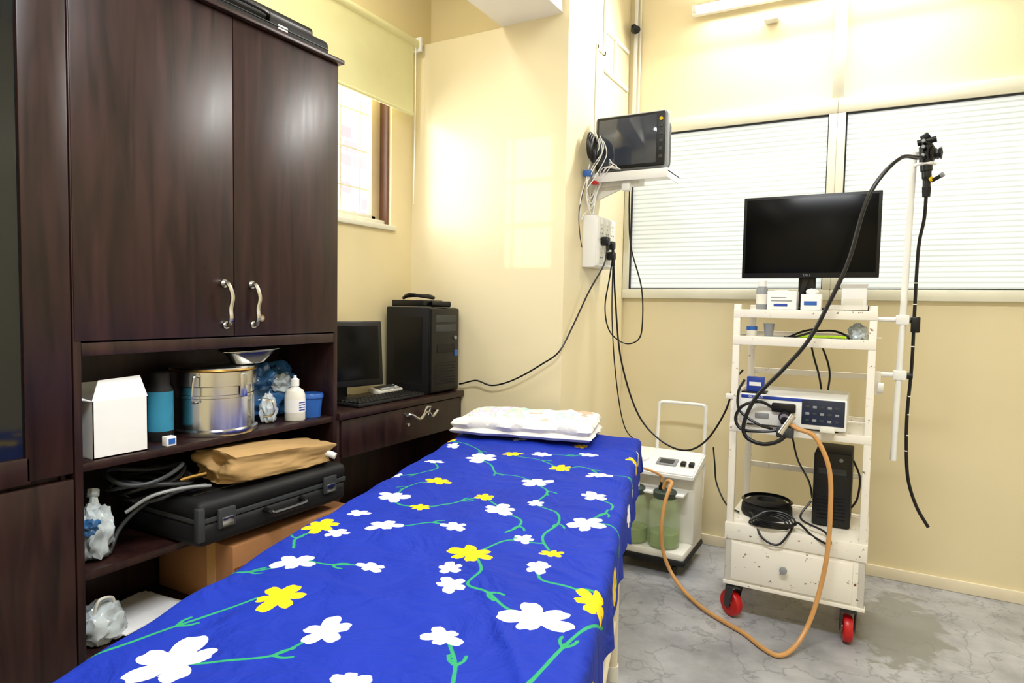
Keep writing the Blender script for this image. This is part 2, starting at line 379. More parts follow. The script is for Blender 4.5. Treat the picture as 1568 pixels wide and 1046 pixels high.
b.box((-1.988,1.925,.915),(-1.976,2.255,1.15),SCREEN,.001,rot=(0,math.radians(-4),math.radians(-14)))
b.box((-2.04,2.06,.84),(-2.01,2.13,1.0),BLACK,.004).box((-2.07,2.01,.829),(-1.94,2.18,.842),BLACK,.005)
b.done()
b=B('keyboard'); b.box((-1.925,1.97,.829),(-1.80,2.41,.843),BLACKM,.005)
for i in range(5):
    for j in range(18):
        b.box((-1.917+i*.0225,1.982+j*.0232,.842),(-1.917+i*.0225+.018,1.982+j*.0232+.019,.849),BLACK,.002,seg=1)
b.done()
b=B('desk_calculator')
ry=(0,math.radians(14),0)
b.box((-2.0,2.25,.842),(-1.935,2.42,.862),OFFW,.005,rot=ry).box((-1.99,2.27,.864),(-1.965,2.40,.868),DGREY,.002,rot=ry)
for i in range(2):
    for j in range(6): b.box((-1.958+i*.011,2.272+j*.023,.857-.003*i),(-1.95+i*.011,2.287+j*.023,.861-.003*i),GREY)
b.box((-1.995,2.26,.828),(-1.94,2.41,.85),OFFW,.003)
b.done()

# ------------------------------------------------------------ things on the cabinet shelves
s=.821
b=B('white_carton'); x0,x1,y0,y1,h=-1.95,-1.80,.955,1.105,.155
t=.003
b.box((x0,y0,s),(x1,y1,s+t),PAPER).box((x1-t,y0,s),(x1,y1,s+h),PAPER).box((x0,y0,s),(x0+t,y1,s+h),PAPER).box((x0,y0,s),(x1,y0+t,s+h),PAPER).box((x0,y1-t,s),(x1,y1,s+h),PAPER)
b.prism([(x1,y0,s+h),(x1,y1,s+h),(x1-.035,y1,s+h+.055),(x1-.035,y0+.035,s+h+.05)],(-.002,0,.001),PAPER)
b.prism([(x1,y0,s+h),(x0,y0,s+h),(x0+.02,y0-.025,s+h+.02),(x1-.03,y0-.025,s+h+.005)],(0,0,.002),PAPER)
b.prism([(x0,y0,s+h),(x0,y1,s+h),(x0-.03,y1,s+h+.03),(x0-.03,y0,s+h+.03)],(0,0,.002),PAPER)
b.done()
b=B('spray_can'); b.lathe([(0,0),(.036,0),(.037,.004),(.037,.03)],(-1.90,1.205,s),BLACKM).lathe([(.037,.03),(.037,.15)],(-1.90,1.205,s),CYAN).lathe([(.037,.15),(.036,.155),(.028,.17),(.028,.205),(.024,.21),(0,.21)],(-1.90,1.205,s),BLACKM).done()
b=B('pill_box'); b.box((-1.815,1.155,s),(-1.79,1.185,s+.028),PAPER,.002).box((-1.7905,1.16,s+.006),(-1.789,1.18,s+.022),BLUE).done()
b=B('sterilizing_drum'); c=(-1.905,1.395,s)
b.lathe([(0,0),(.132,0),(.134,.006),(.134,.016),(.124,.02),(.124,.155),(.128,.16),(.128,.168)],c,STEEL,48)
b.lathe([(.124,.118),(.1265,.12),(.1265,.128),(.124,.13)],c,STEEL,48)
b.lathe([(.131,.158),(.131,.208),(.126,.214),(.06,.219),(0,.220)],c,STEEL,48)
b.lathe([(.1312,.202),(.133,.206),(.1312,.211)],c,BRASS,48)
b.tube([(-1.83,1.287,s+.19),(-1.82,1.263,s+.19),(-1.82,1.257,s+.12),(-1.83,1.283,s+.11)],.004,STEEL)
b.box((-1.778,1.395,s+.12),(-1.772,1.42,s+.195),STEEL,.002)
b.tube([(-1.79,1.495,s+.04),(-1.765,1.515,s+.05),(-1.765,1.515,s+.09),(-1.79,1.495,s+.1)],.004,STEEL)
b.done()
b=B('kidney_dish')
pts=[]
for k in range(28):
    a=2*math.pi*k/28; x=.055*math.cos(a)+.03*(math.sin(a)**2); y=.105*math.sin(a); pts.append((x,y))
tb=bmesh.new(); rings=[]
for sc,z in ((.0,0),(.50,0),(.58,.004),(.90,.040),(1.08,.045),(1.08,.047),(.88,.042),(.56,.007),(.48,.003),(0,.003)):
    if sc==0: rings.append([tb.verts.new((.015,0,z))])
    else: rings.append([tb.verts.new((x*sc+.015*(1-sc),y*sc,z)) for x,y in pts])
for a_,b_ in zip(rings,rings[1:]):
    for k in range(28):
        k2=(k+1)%28
        if len(a_)==1: tb.faces.new((a_[0],b_[k2],b_[k]))
        elif len(b_)==1: tb.faces.new((a_[k],a_[k2],b_[0]))
        else: tb.faces.new((a_[k],a_[k2],b_[k2],b_[k]))
bmesh.ops.recalc_face_normals(tb,faces=tb.faces)
b._add(tb,STEEL,Matrix.Translation((-1.855,1.475,s+.2215))@Euler((math.radians(1),math.radians(3),0)).to_matrix().to_4x4())
b.done()
b=B('plastic_bottle'); c=(-1.835,1.675,s)
b.lathe([(0,0),(.034,0),(.036,.004),(.036,.09),(.03,.108),(.013,.12),(.013,.126)],c,OFFW,28).lathe([(.015,.124),(.015,.148),(.006,.153),(.005,.162),(0,.163)],c,WHITE,20)
b.lathe([(.0365,.03),(.0365,.078)],c,PAPER,28)
for k in range(4): b.box((-1.7995,1.662,s+.038+k*.009),(-1.798,1.688,s+.041+k*.009),OBLUE)
b.done()
b=B('blue_plastic_tub'); c=(-1.845,1.76,s)
b.lathe([(0,0),(.036,0),(.043,.07),(.047,.072),(.047,.082),(.044,.088),(0,.088)],c,BLUE,28).done()
b=B('blue_plastic_bags'); b.blob((-1.985,1.65,s+.058),(.075,.11,.07),BAGB,.3,seed=3).blob((-2.0,1.72,s+.14),(.05,.07,.055),BAGB,.45,seed=8,fr=2).blob((-1.95,1.615,s+.15),(.05,.055,.05),BAGB,.45,seed=14,fr=2).blob((-1.93,1.69,s+.12),(.03,.05,.035),BAGW,.5,seed=15,fr=2).blob((-1.87,1.585,s+.045),(.025,.03,.055),BAGW,.3,seed=5).done()

s=.531
b=B('equipment_case'); x0,x1,y0,y1=-2.07,-1.67,1.17,1.77
b.box((x0,y0,s),(x1,y1,s+.075),BLACKM,.025,seg=3).box((x0,y0,s+.08),(x1,y1,s+.135),BLACKM,.022,seg=3)
b.box((x0+.004,y0+.004,s+.07),(x1-.002,y1-.004,s+.085),DGREY,.002)
for k in range(4): b.box((x0+.04+k*.08,y0+.04,s+.133),(x0+.075+k*.08,y1-.04,s+.139),BLACK,.004)
for yy in (1.23,1.65):
    b.box((x1-.003,yy,s+.045),(x1+.008,yy+.06,s+.105),DGREY,.004).box((x1+.006,yy+.01,s+.05),(x1+.012,yy+.05,s+.078),STEEL,.003)
b.tube([(x1,1.40,s+.06),(x1+.025,1.405,s+.055),(x1+.03,1.42,s+.05),(x1+.03,1.53,s+.05),(x1+.025,1.545,s+.055),(x1,1.55,s+.06)],.009,BLACK)
b.box((x1-.02,y0-.003,s+.02),(x1+.003,y0+.02,s+.12),DGREY,.004)
b.done()
b=B('tan_cloth_package')
tb=bmesh.new(); bmesh.ops.create_cube(tb,size=1); bmesh.ops.subdivide_edges(tb,edges=tb.edges[:],cuts=20,use_grid_fill=True)
for v in tb.verts:
    yy=v.co.y*2; xx=v.co.x*2
    v.co.z*=(1-.3*max(0,yy)**2)*(1-.25*xx*xx); n=NZ.noise(v.co*2.6)+.35*abs(NZ.noise(v.co*6+Vector((3,0,0)))); v.co+=v.co.normalized()*n*.12
    v.co=Vector((v.co.x*.18,v.co.y*.40,max(v.co.z,-.45)*.105))
b._add(tb,TAN,Matrix.Translation((-1.78,1.51,s+.190))@Euler((math.radians(-3),0,0)).to_matrix().to_4x4())
b.tube([(-1.72,1.69,s+.18),(-1.69,1.70,s+.178),(-1.67,1.71,s+.17)],.012,PAPER)
b.done(60)
b=B('coiled_cable')
for k in range(7):
    rx=.085+.014*random.random(); ry=.10+.02*random.random(); cz=s+.15+k*.010
    b.tube([(-1.88+rx*math.cos(a)+.01*k%.02,1.18+ry*math.sin(a)-(.008*k),cz+.014*math.sin(2*a+k)) for a in [2*math.pi*j/12 for j in range(12)]],.006,BLACK if k%3 else DGREY,8,4,True)
b.tube([(-1.85,1.02,.537),(-1.86,1.06,.60),(-1.83,1.12,.66),(-1.78,1.18,.685),(-1.76,1.26,.69)],.006,DGREY)
b.tube([(-1.82,1.05,.65),(-1.78,1.10,.69),(-1.75,1.18,.70),(-1.74,1.26,.69)],.005,GREY)
for k in range(3): b.cyl((-1.80,1.20+.02*k,.71),(-1.79,1.24+.02*k,.715),.008,BRASS,seg=12)
b.done()
b=B('plastic_bag_of_supplies'); b.blob((-1.86,.985,s+.072),(.045,.045,.085),BAGW,.3,seed=11).blob((-1.845,.965,s+.10),(.03,.03,.03),BAGB,.3,seed=12).tube([(-1.86,.985,s+.13),(-1.855,.98,s+.16),(-1.87,.99,s+.19)],[.02,.008,.016],BAGW).done()
s=.301
b=B('cardboard_box'); b.box((-2.05,1.29,s),(-1.68,1.80,s+.2),CARD,.003)
b.box((-1.681,1.295,s+.13),(-1.677,1.8,s+.132),BRASS).box((-1.80,1.288,s),(-1.76,1.292,s+.2),mat('packing_tape','#b98c55',.3)).done()
b=B('paper_stack')
for k in range(5):
    b.box((-2.03+.01*k,.99+.012*(k%3),s+k*.004),(-1.83+.008*k,1.22+.01*(k%2),s+k*.004+.0035),PAPER if k!=2 else DGREY,rot=(0,0,math.radians(-9+5*k)))
b.done()
b=B('cloth_bag'); b.blob((-1.84,.99,s+.05),(.05,.06,.06),BAGW,.25,seed=21).tube([(-1.82,.96,s+.09),(-1.81,.97,s+.13),(-1.82,1.01,s+.12),(-1.83,1.02,s+.08)],.004,OFFW).done()

# ------------------------------------------------------------ bed
th=math.radians(15.5); wv=Vector((math.cos(th),math.sin(th),0)); dv=Vector((math.sin(th),-math.cos(th),0)); F0=Vector((-1.195,2.5,0))
def BL(s_,t_,z_): return F0+wv*s_+dv*t_+Vector((0,0,z_))
b=B('examination_bed')
def lbox(s0,s1,t0,t1,z0,z1,m):
    P=[BL(s0,t0,z0),BL(s1,t0,z0),BL(s1,t1,z0),BL(s0,t1,z0)]; b.prism(P,(0,0,z1-z0),m,.004)
lbox(-.35,.345,-.03,2.06,.62,.69,MATT)
for s0 in (-.355,.315): lbox(s0,s0+.03,-.03,2.06,.58,.62,BED)
for t0 in (-.03,.57,1.3,2.03): lbox(-.325,.315,t0,t0+.03,.58,.62,BED)
for s0 in (-.325,.325):
    for t0 in (.57,1.65):
        b.cyl(BL(s0,t0,.02),BL(s0,t0,.60),.0165,BED,seg=16).cyl(BL(s0,t0,0),BL(s0,t0,.05),.021,OFFW,seg=16)
    b.cyl(BL(s0,.57,.2),BL(s0,1.65,.2),.011,BED,seg=12)
b.done()

Wh=[(-.24,1.91,.066),(-.06,1.77,.043),(.13,1.73,.034),(.27,1.63,.063),(-.27,1.53,.043),(-.11,1.50,.030),(.08,1.54,.034),(.05,1.46,.030),(.23,1.42,.031),(.16,1.25,.028),(-.27,1.35,.030),(-.19,1.26,.042),(-.30,1.18,.030),(-.27,1.03,.046),(-.02,1.23,.033),(.05,1.05,.050),(.13,.96,.027),(.09,.76,.051),(-.30,.62,.032),(-.16,.52,.066),(.03,.38,.036),(.27,.64,.042),(.29,1.11,.046),(.28,.86,.043),(.20,.34,.034),(-.37,.80,.026),(.05,1.90,.028),(.44,.55,.04),(.43,.80,.04),(.46,1.9,.04),(-.45,1.2,.04),(-.1,.15,.035),(.40,.20,.03),(-.33,.33,.03)]
Ye=[(-.20,1.69,.049),(.07,1.38,.050),(.24,1.32,.026),(-.33,1.32,.045),(-.16,1.10,.027),(-.02,.96,.029),(-.20,.85,.041),(-.07,.42,.035),(.13,.55,.042),(.36,1.53,.045),(-.37,.26,.032),(.38,.36,.04),(.45,1.25,.04),(.45,1.72,.04),(.15,.18,.03)]
V=[[(-.42,1.98),(-.35,1.90),(-.31,1.82),(-.28,1.76),(-.24,1.70)],[(-.22,1.91),(-.17,1.90),(-.10,1.86),(-.07,1.79)],[(-.38,1.60),(-.34,1.585),(-.28,1.55)],[(-.31,1.47),(-.34,1.41),(-.33,1.34)],[(-.25,1.51),(-.19,1.515),(-.12,1.50)],
[(.09,1.40),(.12,1.47),(.11,1.53),(.16,1.56),(.21,1.61),(.25,1.62)],[(.21,2.0),(.20,1.90),(.18,1.81),(.15,1.75)],[(.27,1.98),(.30,1.84),(.33,1.72),(.38,1.60),(.42,1.52)],[(.08,1.37),(.10,1.32),(.14,1.27),(.21,1.26)],[(.23,1.43),(.25,1.48),(.32,1.50),(.36,1.52)],
[(.06,1.07),(.12,1.12),(.13,1.17),(.11,1.23)],[(.14,.98),(.20,1.03),(.22,1.12),(.20,1.22),(.23,1.30)],[(.29,1.12),(.34,1.10),(.40,1.13),(.47,1.22)],[(.29,.88),(.34,.93),(.33,1.02),(.30,1.08)],[(-.16,.54),(-.10,.60),(-.06,.68),(.01,.70),(.08,.75)],
[(-.27,1.05),(-.21,1.09),(-.14,1.09),(-.07,1.02),(-.02,.97),(.04,1.02)],[(-.21,.86),(-.27,.92),(-.27,1.01)],[(-.30,.63),(-.26,.70),(-.31,.77),(-.37,.80)],[(-.08,.43),(-.02,.46),(.05,.47),(.12,.54)],[(.14,.56),(.19,.52),(.24,.56),(.27,.63)],[(-.36,.28),(-.28,.30),(-.2,.40),(-.16,.50)],[(.04,.38),(.12,.36),(.2,.34)],[(.27,.65),(.36,.62),(.45,.57)],[(-.15,1.25),(-.08,1.22),(-.02,1.24)],[(.09,.78),(.14,.84),(.13,.94)]]
br_=[]
for pl in V:
    i=len(pl)//2; a=Vector(pl[i]+(0,)); d=(Vector(pl[i]+(0,))-Vector(pl[i-1]+(0,))).normalized(); n=Vector((-d.y,d.x,0))
    for sg in (1,-1):
        br_.append([tuple(a[:2]),tuple((a+n*.011*sg+d*.014)[:2]),tuple((a+n*.014*sg+d*.030)[:2])])
st=.004
A=np.arange(-.58,.52,st); T=np.arange(-.18,2.24,st); AA,TT=np.meshgrid(A,T,indexing='ij')
def prof(x,lo,hi,R=.028):
    pos=x.copy(); drop=np.zeros_like(x)
    for sg,e in ((1,hi),(-1,lo)):
        u=(x-e)*sg+R
        ang=np.clip(u/R,0,math.pi/2); k=u>0
        ex=np.clip(u-R*math.pi/2,0,None)
        pos=np.where(k,e-sg*R+sg*R*np.sin(ang),pos); drop=np.where(k,R*(1-np.cos(ang))+ex,drop)
    return pos,drop
pa,da=prof(AA,-.385,.375); pt,dt=prof(TT,-.065,2.09)
D=np.maximum(da,dt)
wave=np.sin(TT*19+1.3*np.sin(TT*5))*.5+.5*np.sin(TT*41+2)
pa=pa+np.sign(AA)*np.where(da>.02,(da-.02)*(.02+.07*wave),0)
pt=pt+np.sign(TT-1)*np.where(dt>.02,(dt-.02)*(.1+.1*np.sin(AA*24)),0)
wr=.0028*np.sin(AA*13+4*np.sin(TT*2.3))+.0022*np.sin(TT*17+AA*9)+.0016*np.sin(AA*41-TT*23+2*np.sin(TT*7))
def crease(s0,t0,ang,ln,wd,h):
    ca,sa=math.cos(ang),math.sin(ang); u=(AA-s0)*ca+(TT-t0)*sa; v=-(AA-s0)*sa+(TT-t0)*ca
    return h*np.exp(-(v/wd)**2)*np.exp(-(u/ln)**2)
for q in ((.25,1.75,1.1,.18,.011,.006),(.30,1.45,.6,.12,.010,.006),(-.1,1.62,.4,.2,.014,.004),(.32,1.0,.3,.1,.012,.006),(.0,1.9,-.3,.25,.015,.005),(.33,.7,.5,.09,.011,.006),(-.2,.95,.9,.2,.014,.003),(.1,.6,.2,.25,.013,.003),(.34,.25,.4,.1,.01,.006),(.05,1.33,1.2,.15,.012,.003)):
    wr=wr+crease(*q)
edge=np.clip((np.abs(AA)-.2)/.18,0,1)
wr=wr+.003*edge*np.sin(TT*31+AA*20)
ZZ=.703+np.where(D<.02,wr,wr*np.clip(1-(D-.02)/.03,0,1))-D
hem=.6*np.sin(TT*7+1)+.35*np.sin(TT*23)
ZZ=ZZ+np.where(da>.06,(da-.06)*hem*.4,0)
X=F0.x+wv.x*pa+dv.x*pt; Y=F0.y+wv.y*pa+dv.y*pt
co=np.stack([X,Y,ZZ],-1).reshape(-1,3).astype(np.float32)
na,ntt=AA.shape
idx=np.arange(na*ntt).reshape(na,ntt)
fc=np.stack([idx[:-1,:-1],idx[:-1,1:],idx[1:,1:],idx[1:,:-1]],-1).reshape(-1,4)[:,::-1]
me=bpy.data.meshes.new('bed_sheet'); me.vertices.add(len(co)); me.vertices.foreach_set('co',co.ravel())
me.loops.add(fc.size); me.loops.foreach_set('vertex_index',fc.ravel().astype(np.int32))
me.polygons.add(len(fc)); me.polygons.foreach_set('loop_start',(np.arange(len(fc))*4).astype(np.int32)); me.polygons.foreach_set('loop_total',np.full(len(fc),4,np.int32))
me.update(calc_edges=True); me.validate()
me.polygons.foreach_set('use_smooth',np.ones(len(me.polygons),bool))
def flowers(lst,npet,seed):
    rs=random.Random(seed); out=np.full(AA.shape,1.0)
    for (s_,t_,R) in lst:
        dx=AA-s_; dy=TT-t_; k=(np.abs(dx)<R*1.5)&(np.abs(dy)<R*1.5)
        x=dx[k]; y=dy[k]; ph=rs.random()*6; rho=np.hypot(x,y); a=np.arctan2(y,x)
        c=np.abs(np.cos(npet/2*(a-ph)))
        rr=R*(.38+.66*c**.62)*(1+.15*np.sin(a*2+ph*3)+.06*np.sin(a*3+ph))-R*.08*np.clip((c-.93)/.07,0,1)
        out[k]=np.minimum(out[k],rho-rr)
    return out
def lines(ls,hw):
    out=np.full(AA.shape,1.0)
    for pl in ls:
        P=smooth([(q[0],q[1],0) for q in pl],5)
        for a,b2 in zip(P,P[1:]):
            m=.03; k=(AA>min(a.x,b2.x)-m)&(AA<max(a.x,b2.x)+m)&(TT>min(a.y,b2.y)-m)&(TT<max(a.y,b2.y)+m)
            x=AA[k]-a.x;y=TT[k]-a.y; ex=b2.x-a.x; ey=b2.y-a.y; l2=ex*ex+ey*ey+1e-12
            h=np.clip((x*ex+y*ey)/l2,0,1); dd=np.hypot(x-h*ex,y-h*ey)-hw
            out[k]=np.minimum(out[k],dd)
    return out
for nm,arr in (('fw',flowers(Wh,5,2)),('fy',flowers(Ye,6,5)),('fg',np.minimum(lines(V,.0032),lines(br_,.003)))):
    at=me.attributes.new(nm,'FLOAT','POINT'); at.data.foreach_set('value',arr.ravel().astype(np.float32))
sm=bpy.data.materials.new('blue_floral_cotton'); sm.use_nodes=True; nt=sm.node_tree; N=nt.nodes; L=nt.links; bs=N['Principled BSDF']
bs.inputs['Roughness'].default_value=.75; bs.inputs['Specular IOR Level'].default_value=.25
def thr(nm):
    a=N.new('ShaderNodeAttribute'); a.attribute_name=nm; mr=N.new('ShaderNodeMapRange'); mr.inputs['From Min'].default_value=-.0006; mr.inputs['From Max'].default_value=.0006; mr.inputs['To Min'].default_value=1; mr.inputs['To Max'].default_value=0
    L.new(a.outputs['Fac'],mr.inputs['Value']); return mr.outputs['Result']
tc=N.new('ShaderNodeTexCoord'); nz=N.new('ShaderNodeTexNoise'); nz.inputs['Scale'].default_value=3; L.new(tc.outputs['Object'],nz.inputs['Vector'])
c0=N.new('ShaderNodeValToRGB'); c0.color_ramp.elements[0].color=lin('#07248f'); c0.color_ramp.elements[1].color=lin('#0a2fa8'); L.new(nz.outputs['Fac'],c0.inputs['Fac']); prev=c0.outputs['Color']
for nm,colr in (('fg','#2a9660'),('fy','#ecc512'),('fw','#eaedf2')):
    mx=N.new('ShaderNodeMix'); mx.data_type='RGBA'; L.new(thr(nm),mx.inputs['Factor']); L.new(prev,mx.inputs['A']); mx.inputs['B'].default_value=lin(colr); prev=mx.outputs['Result']
L.new(prev,bs.inputs['Base Color'])
n2=N.new('ShaderNodeTexNoise'); n2.inputs['Scale'].default_value=7; n2.inputs['Detail'].default_value=4; n2.inputs['Distortion'].default_value=1.5; L.new(tc.outputs['Object'],n2.inputs['Vector'])
bp=N.new('ShaderNodeBump'); bp.inputs['Strength'].default_value=.6; bp.inputs['Distance'].default_value=.035; L.new(n2.outputs['Fac'],bp.inputs['Height']); L.new(bp.outputs['Normal'],bs.inputs['Normal'])
me.materials.append(sm); so=bpy.data.objects.new('bed_sheet',me); scene.collection.objects.link(so)

# pillow with printed cover at the head of the bed
def pcover():
    m=mat('printed_white_cover','#f0eeea',.85); nt=m.node_tree; N=nt.nodes; L=nt.links
    tc=N.new('ShaderNodeTexCoord'); vo=N.new('ShaderNodeTexNoise'); vo.inputs['Scale'].default_value=8; vo.inputs['Detail'].default_value=3; L.new(tc.outputs['Object'],vo.inputs['Vector'])
    cr=N.new('ShaderNodeValToRGB'); el=cr.color_ramp.elements; el[0].position=.32; el[0].color=lin('#e3a88f'); el[1].position=.36; el[1].color=lin('#e6e4e0')
    for ps,cc in ((.46,'#e6e4e0'),(.49,'#a5cfc6'),(.54,'#dcdcbc'),(.57,'#c4b8dc'),(.61,'#e6e4e0')):
        e=el.new(ps); e.color=lin(cc)
    L.new(vo.outputs['Fac'],cr.inputs['Fac'])
    at=N.new('ShaderNodeAttribute'); at.attribute_name='panel'
    mx=N.new('ShaderNodeMix'); mx.data_type='RGBA'; L.new(at.outputs['Fac'],mx.inputs['Factor']); mx.inputs['A'].default_value=lin('#e8e6e2'); L.new(cr.outputs['Color'],mx.inputs['B'])
    L.new(mx.outputs['Result'],N['Principled BSDF'].inputs['Base Color'])
    n2=N.new('ShaderNodeTexNoise'); n2.inputs['Scale'].default_value=16; n2.inputs['Detail'].default_value=3; L.new(tc.outputs['Object'],n2.inputs['Vector'])
    bp=N.new('ShaderNodeBump'); bp.inputs['Strength'].default_value=.6; bp.inputs['Distance'].default_value=.025; L.new(n2.outputs['Fac'],bp.inputs['Height']); L.new(bp.outputs['Normal'],N['Principled BSDF'].inputs['Normal'])
    return m
PC=pcover()
Aq,Bq,Cq,Dq=[Vector(q) for q in ((-1.52,2.20,0),(-.945,2.335,0),(-1.015,2.625,0),(-1.53,2.47,0))]
def slab(b,layer,sh,z0f,z0b,h,m,ins,front=0.0,lump=.008):
    tb=bmesh.new(); lay=tb.verts.layers.float.new('panel'); nu,nv=60,28; top=[];bot=[]
    for j in range(nv+1):
        v=j/nv; tr=[];brr=[]
        for i in range(nu+1):
            u=i/nu; uu=ins+(1-2*ins)*u; vv=ins*.5+front+(1-ins-front)*v
            P=(Aq*(1-uu)+Bq*uu)*(1-vv)+(Dq*(1-uu)+Cq*uu)*vv
            ed=min(u,1-u,v*.45,(1-v)*.45); rd=math.sqrt(max(0,1-(1-min(ed/.13,1))**2))
            zb=z0f+(z0b-z0f)*v; wob=lump*NZ.noise(Vector((u*4,v*2.5,sh)))+lump*.6*abs(NZ.noise(Vector((u*11,v*6,sh))))
            P=P+Vector((.012*NZ.noise(Vector((v*5,sh,1))),.018*NZ.noise(Vector((u*6,sh,0))),0))
            t_=tb.verts.new((P.x,P.y,zb+h*(.5+.5*rd)+wob*rd)); t_[lay]=layer*max(0,min(1,(ed-.035)/.02)); tr.append(t_)
            brr.append(tb.verts.new((P.x,P.y,zb+h*(.5-.5*rd))))
        top.append(tr);bot.append(brr)
    for j in range(nv):
        for i in range(nu):
            tb.faces.new((top[j][i],top[j][i+1],top[j+1][i+1],top[j+1][i])); tb.faces.new((bot[j][i],bot[j+1][i],bot[j+1][i+1],bot[j][i+1]))
    bmesh.ops.remove_doubles(tb,verts=tb.verts,dist=.0008); bmesh.ops.recalc_face_normals(tb,faces=tb.faces); b._add(tb,m)
b=B('pillow')
b.bm.verts.layers.float.new('panel')
slab(b,0,1,.712,.714,.042,PC,0); slab(b,1,2,.728,.742,.066,PC,.005,.02,.018)
b.done(60)

# ------------------------------------------------------------ trolley
b=B('equipment_trolley'); x0,x1,y0,y1=-.497,.0,2.68,3.08
for xx in (x0,x1-.026):
    for yy in (y0,y1-.026): b.box((xx,yy,.15),(xx+.026,yy+.026,1.272),CHIP,.003)
def shelf(z0,z1,rim=True):
    b.box((x0+.002,y0+.002,z0),(x1-.002,y1-.002,z1-.008),CHIP,.003)
    if rim:
        b.box((x0,y0-.002,z0-.002),(x1,y0+.006,z1),CHIP,.002).box((x0,y1-.006,z0),(x1,y1,z1+.01),CHIP,.002)
        b.box((x0,y0,z0),(x0+.006,y1,z1),CHIP,.002).box((x1-.006,y0,z0),(x1,y1,z1),CHIP,.002)
shelf(1.222,1.252); shelf(1.115,1.148); shelf(.77,.80)
b.box((x0-.004,y0-.006,.335),(x1+.004,y1,.40),CHIP,.003)
b.box((x0,y0,.155),(x1,y1,.335),CHIP,.003)
b.box((x0+.025,y0-.008,.172),(x1-.04,y0,.322),CHIP,.004)
b.box((x0-.004,y0-.004,.148),(x1+.004,y0+.03,.162),CHIP,.002)
b.lathe([(0,0),(.008,.0),(.006,.012),(.014,.018),(.014,.024),(0,.028)],(-.275,y0-.008,.255),GREY,20,(0,-1,0))
for k in range(2): b.box((x0,y1-.02,.55+k*.42),(x1,y1-.01,.575+k*.42),CHIP,.002)
for xx in (x0+.008,x1-.018): b.box((xx,y0+.02,.90),(xx+.01,y1,.925),CHIP,.002)
b.box((x0-.02,y0-.004,.895),(x0+.01,y0+.02,.915),CHIP,.003)
for (cx,cy,an) in ((x0+.035,y0+.035,.9),(x1-.05,y0+.04,.15),(x0+.035,y1-.04,.4),(x1-.05,y1-.04,1.1)):
    ax=Vector((math.cos(an),math.sin(an),0)); fw=Vector((-ax.y,ax.x,0)); c=Vector((cx,cy,.055))+fw*.015
    q=ax
    b.lathe([(0,-.015),(.024,-.015),(.026,-.017),(.049,-.015),(.053,-.009),(.053,.009),(.049,.015),(.026,.017),(.024,.015),(0,.015)],c,RED,28,q)
    b.lathe([(0,-.019),(.017,-.019),(.017,.019),(0,.019)],c,STEEL,16,q)
    for sg in (-1,1):
        o=ax*.023*sg; P=[c+o+fw*.014+Vector((0,0,-.012)),c+o-fw*.014+Vector((0,0,-.012)),Vector((cx,cy,.135))+o-fw*.022,Vector((cx,cy,.135))+o+fw*.022]
        b.prism(P,ax*.003*sg,DGREY)
    b.box((cx-.028,cy-.028,.128),(cx+.028,cy+.028,.14),DGREY,.003).cyl((cx,cy,.138),(cx,cy,.157),.012,STEEL)
b.done()

b=B('computer_monitor'); ym=2.885
b.box((-.508,ym,1.383),(-.003,ym+.02,1.715),BLACKM,.004).box((-.508,ym-.004,1.383),(-.003,ym+.002,1.715),BLACK,.003)
b.box((-.496,ym-.0055,1.403),(-.015,ym-.003,1.704),SCREEN,.0005)
b.box((-.42,ym+.018,1.43),(-.10,ym+.045,1.66),BLACKM,.01)
b.box((-.29,ym+.03,1.262),(-.225,ym+.05,1.50),BLACK,.005)
b.prism([(-.30,ym+.02,1.26),(-.285,ym+.02,1.26),(-.25,ym+.02,1.38),(-.27,ym+.02,1.38)],(0,.02,0),BLACK)
b.prism([(-.215,ym+.02,1.26),(-.23,ym+.02,1.26),(-.25,ym+.02,1.38),(-.235,ym+.02,1.38)],(0,.02,0),BLACK)
b.box((-.345,ym-.06,1.253),(-.17,ym+.11,1.265),BLACK,.005)
for k in range(5): b.lathe([(.012,0),(.016,.003),(.012,.006)],(-.255,ym-.01,1.268+k*.014),BLACKM,16)
mon=b.done()
text('DELL',(-.256,ym-.0062,1.393),.013,GREY,(math.pi/2,0,0),'logo',mon)

z=1.2535
b=B('aerosol_can'); b.lathe([(0,0),(.021,0),(.022,.003),(.022,.082),(.017,.09),(.014,.092)],(-.412,2.80,z),GREY,20).lathe([(.0225,.02),(.0225,.06)],(-.412,2.80,z),OFFW,20).lathe([(.015,.09),(.015,.112),(.011,.117),(0,.117)],(-.412,2.80,z),WHITE,20).done()
b=B('glove_box'); b.box((-.385,2.75,z),(-.278,2.83,z+.072),PAPER,.002).box((-.36,2.7485,z+.012),(-.31,2.7505,z+.022),OBLUE).box((-.37,2.7485,z+.032),(-.295,2.7505,z+.036),GREY).box((-.37,2.7485,z+.045),(-.315,2.7505,z+.048),GREY).box((-.36,2.77,z+.072),(-.31,2.81,z+.076),PAPER,.001).done()
b=B('tissue_box'); b.box((-.262,2.74,z),(-.19,2.80,z+.06),PAPER,.003).box((-.25,2.7385,z+.018),(-.205,2.7405,z+.033),BLUE).blob((-.225,2.77,z+.068),(.02,.015,.014),PAPER,.4,3,2).done()
b=B('medicine_carton'); b.box((-.125,2.80,z),(-.04,2.88,z+.085),PAPER,.002).box((-.118,2.7985,z+.02),(-.05,2.8005,z+.045),OFFW).prism([(-.125,2.8,z+.085),(-.04,2.8,z+.085),(-.035,2.785,z+.10),(-.13,2.785,z+.10)],(0,.001,.001),PAPER).done()
b=B('clear_tray'); b.box((-.17,2.69,z),(-.03,2.77,z+.004),OFFW,.001)
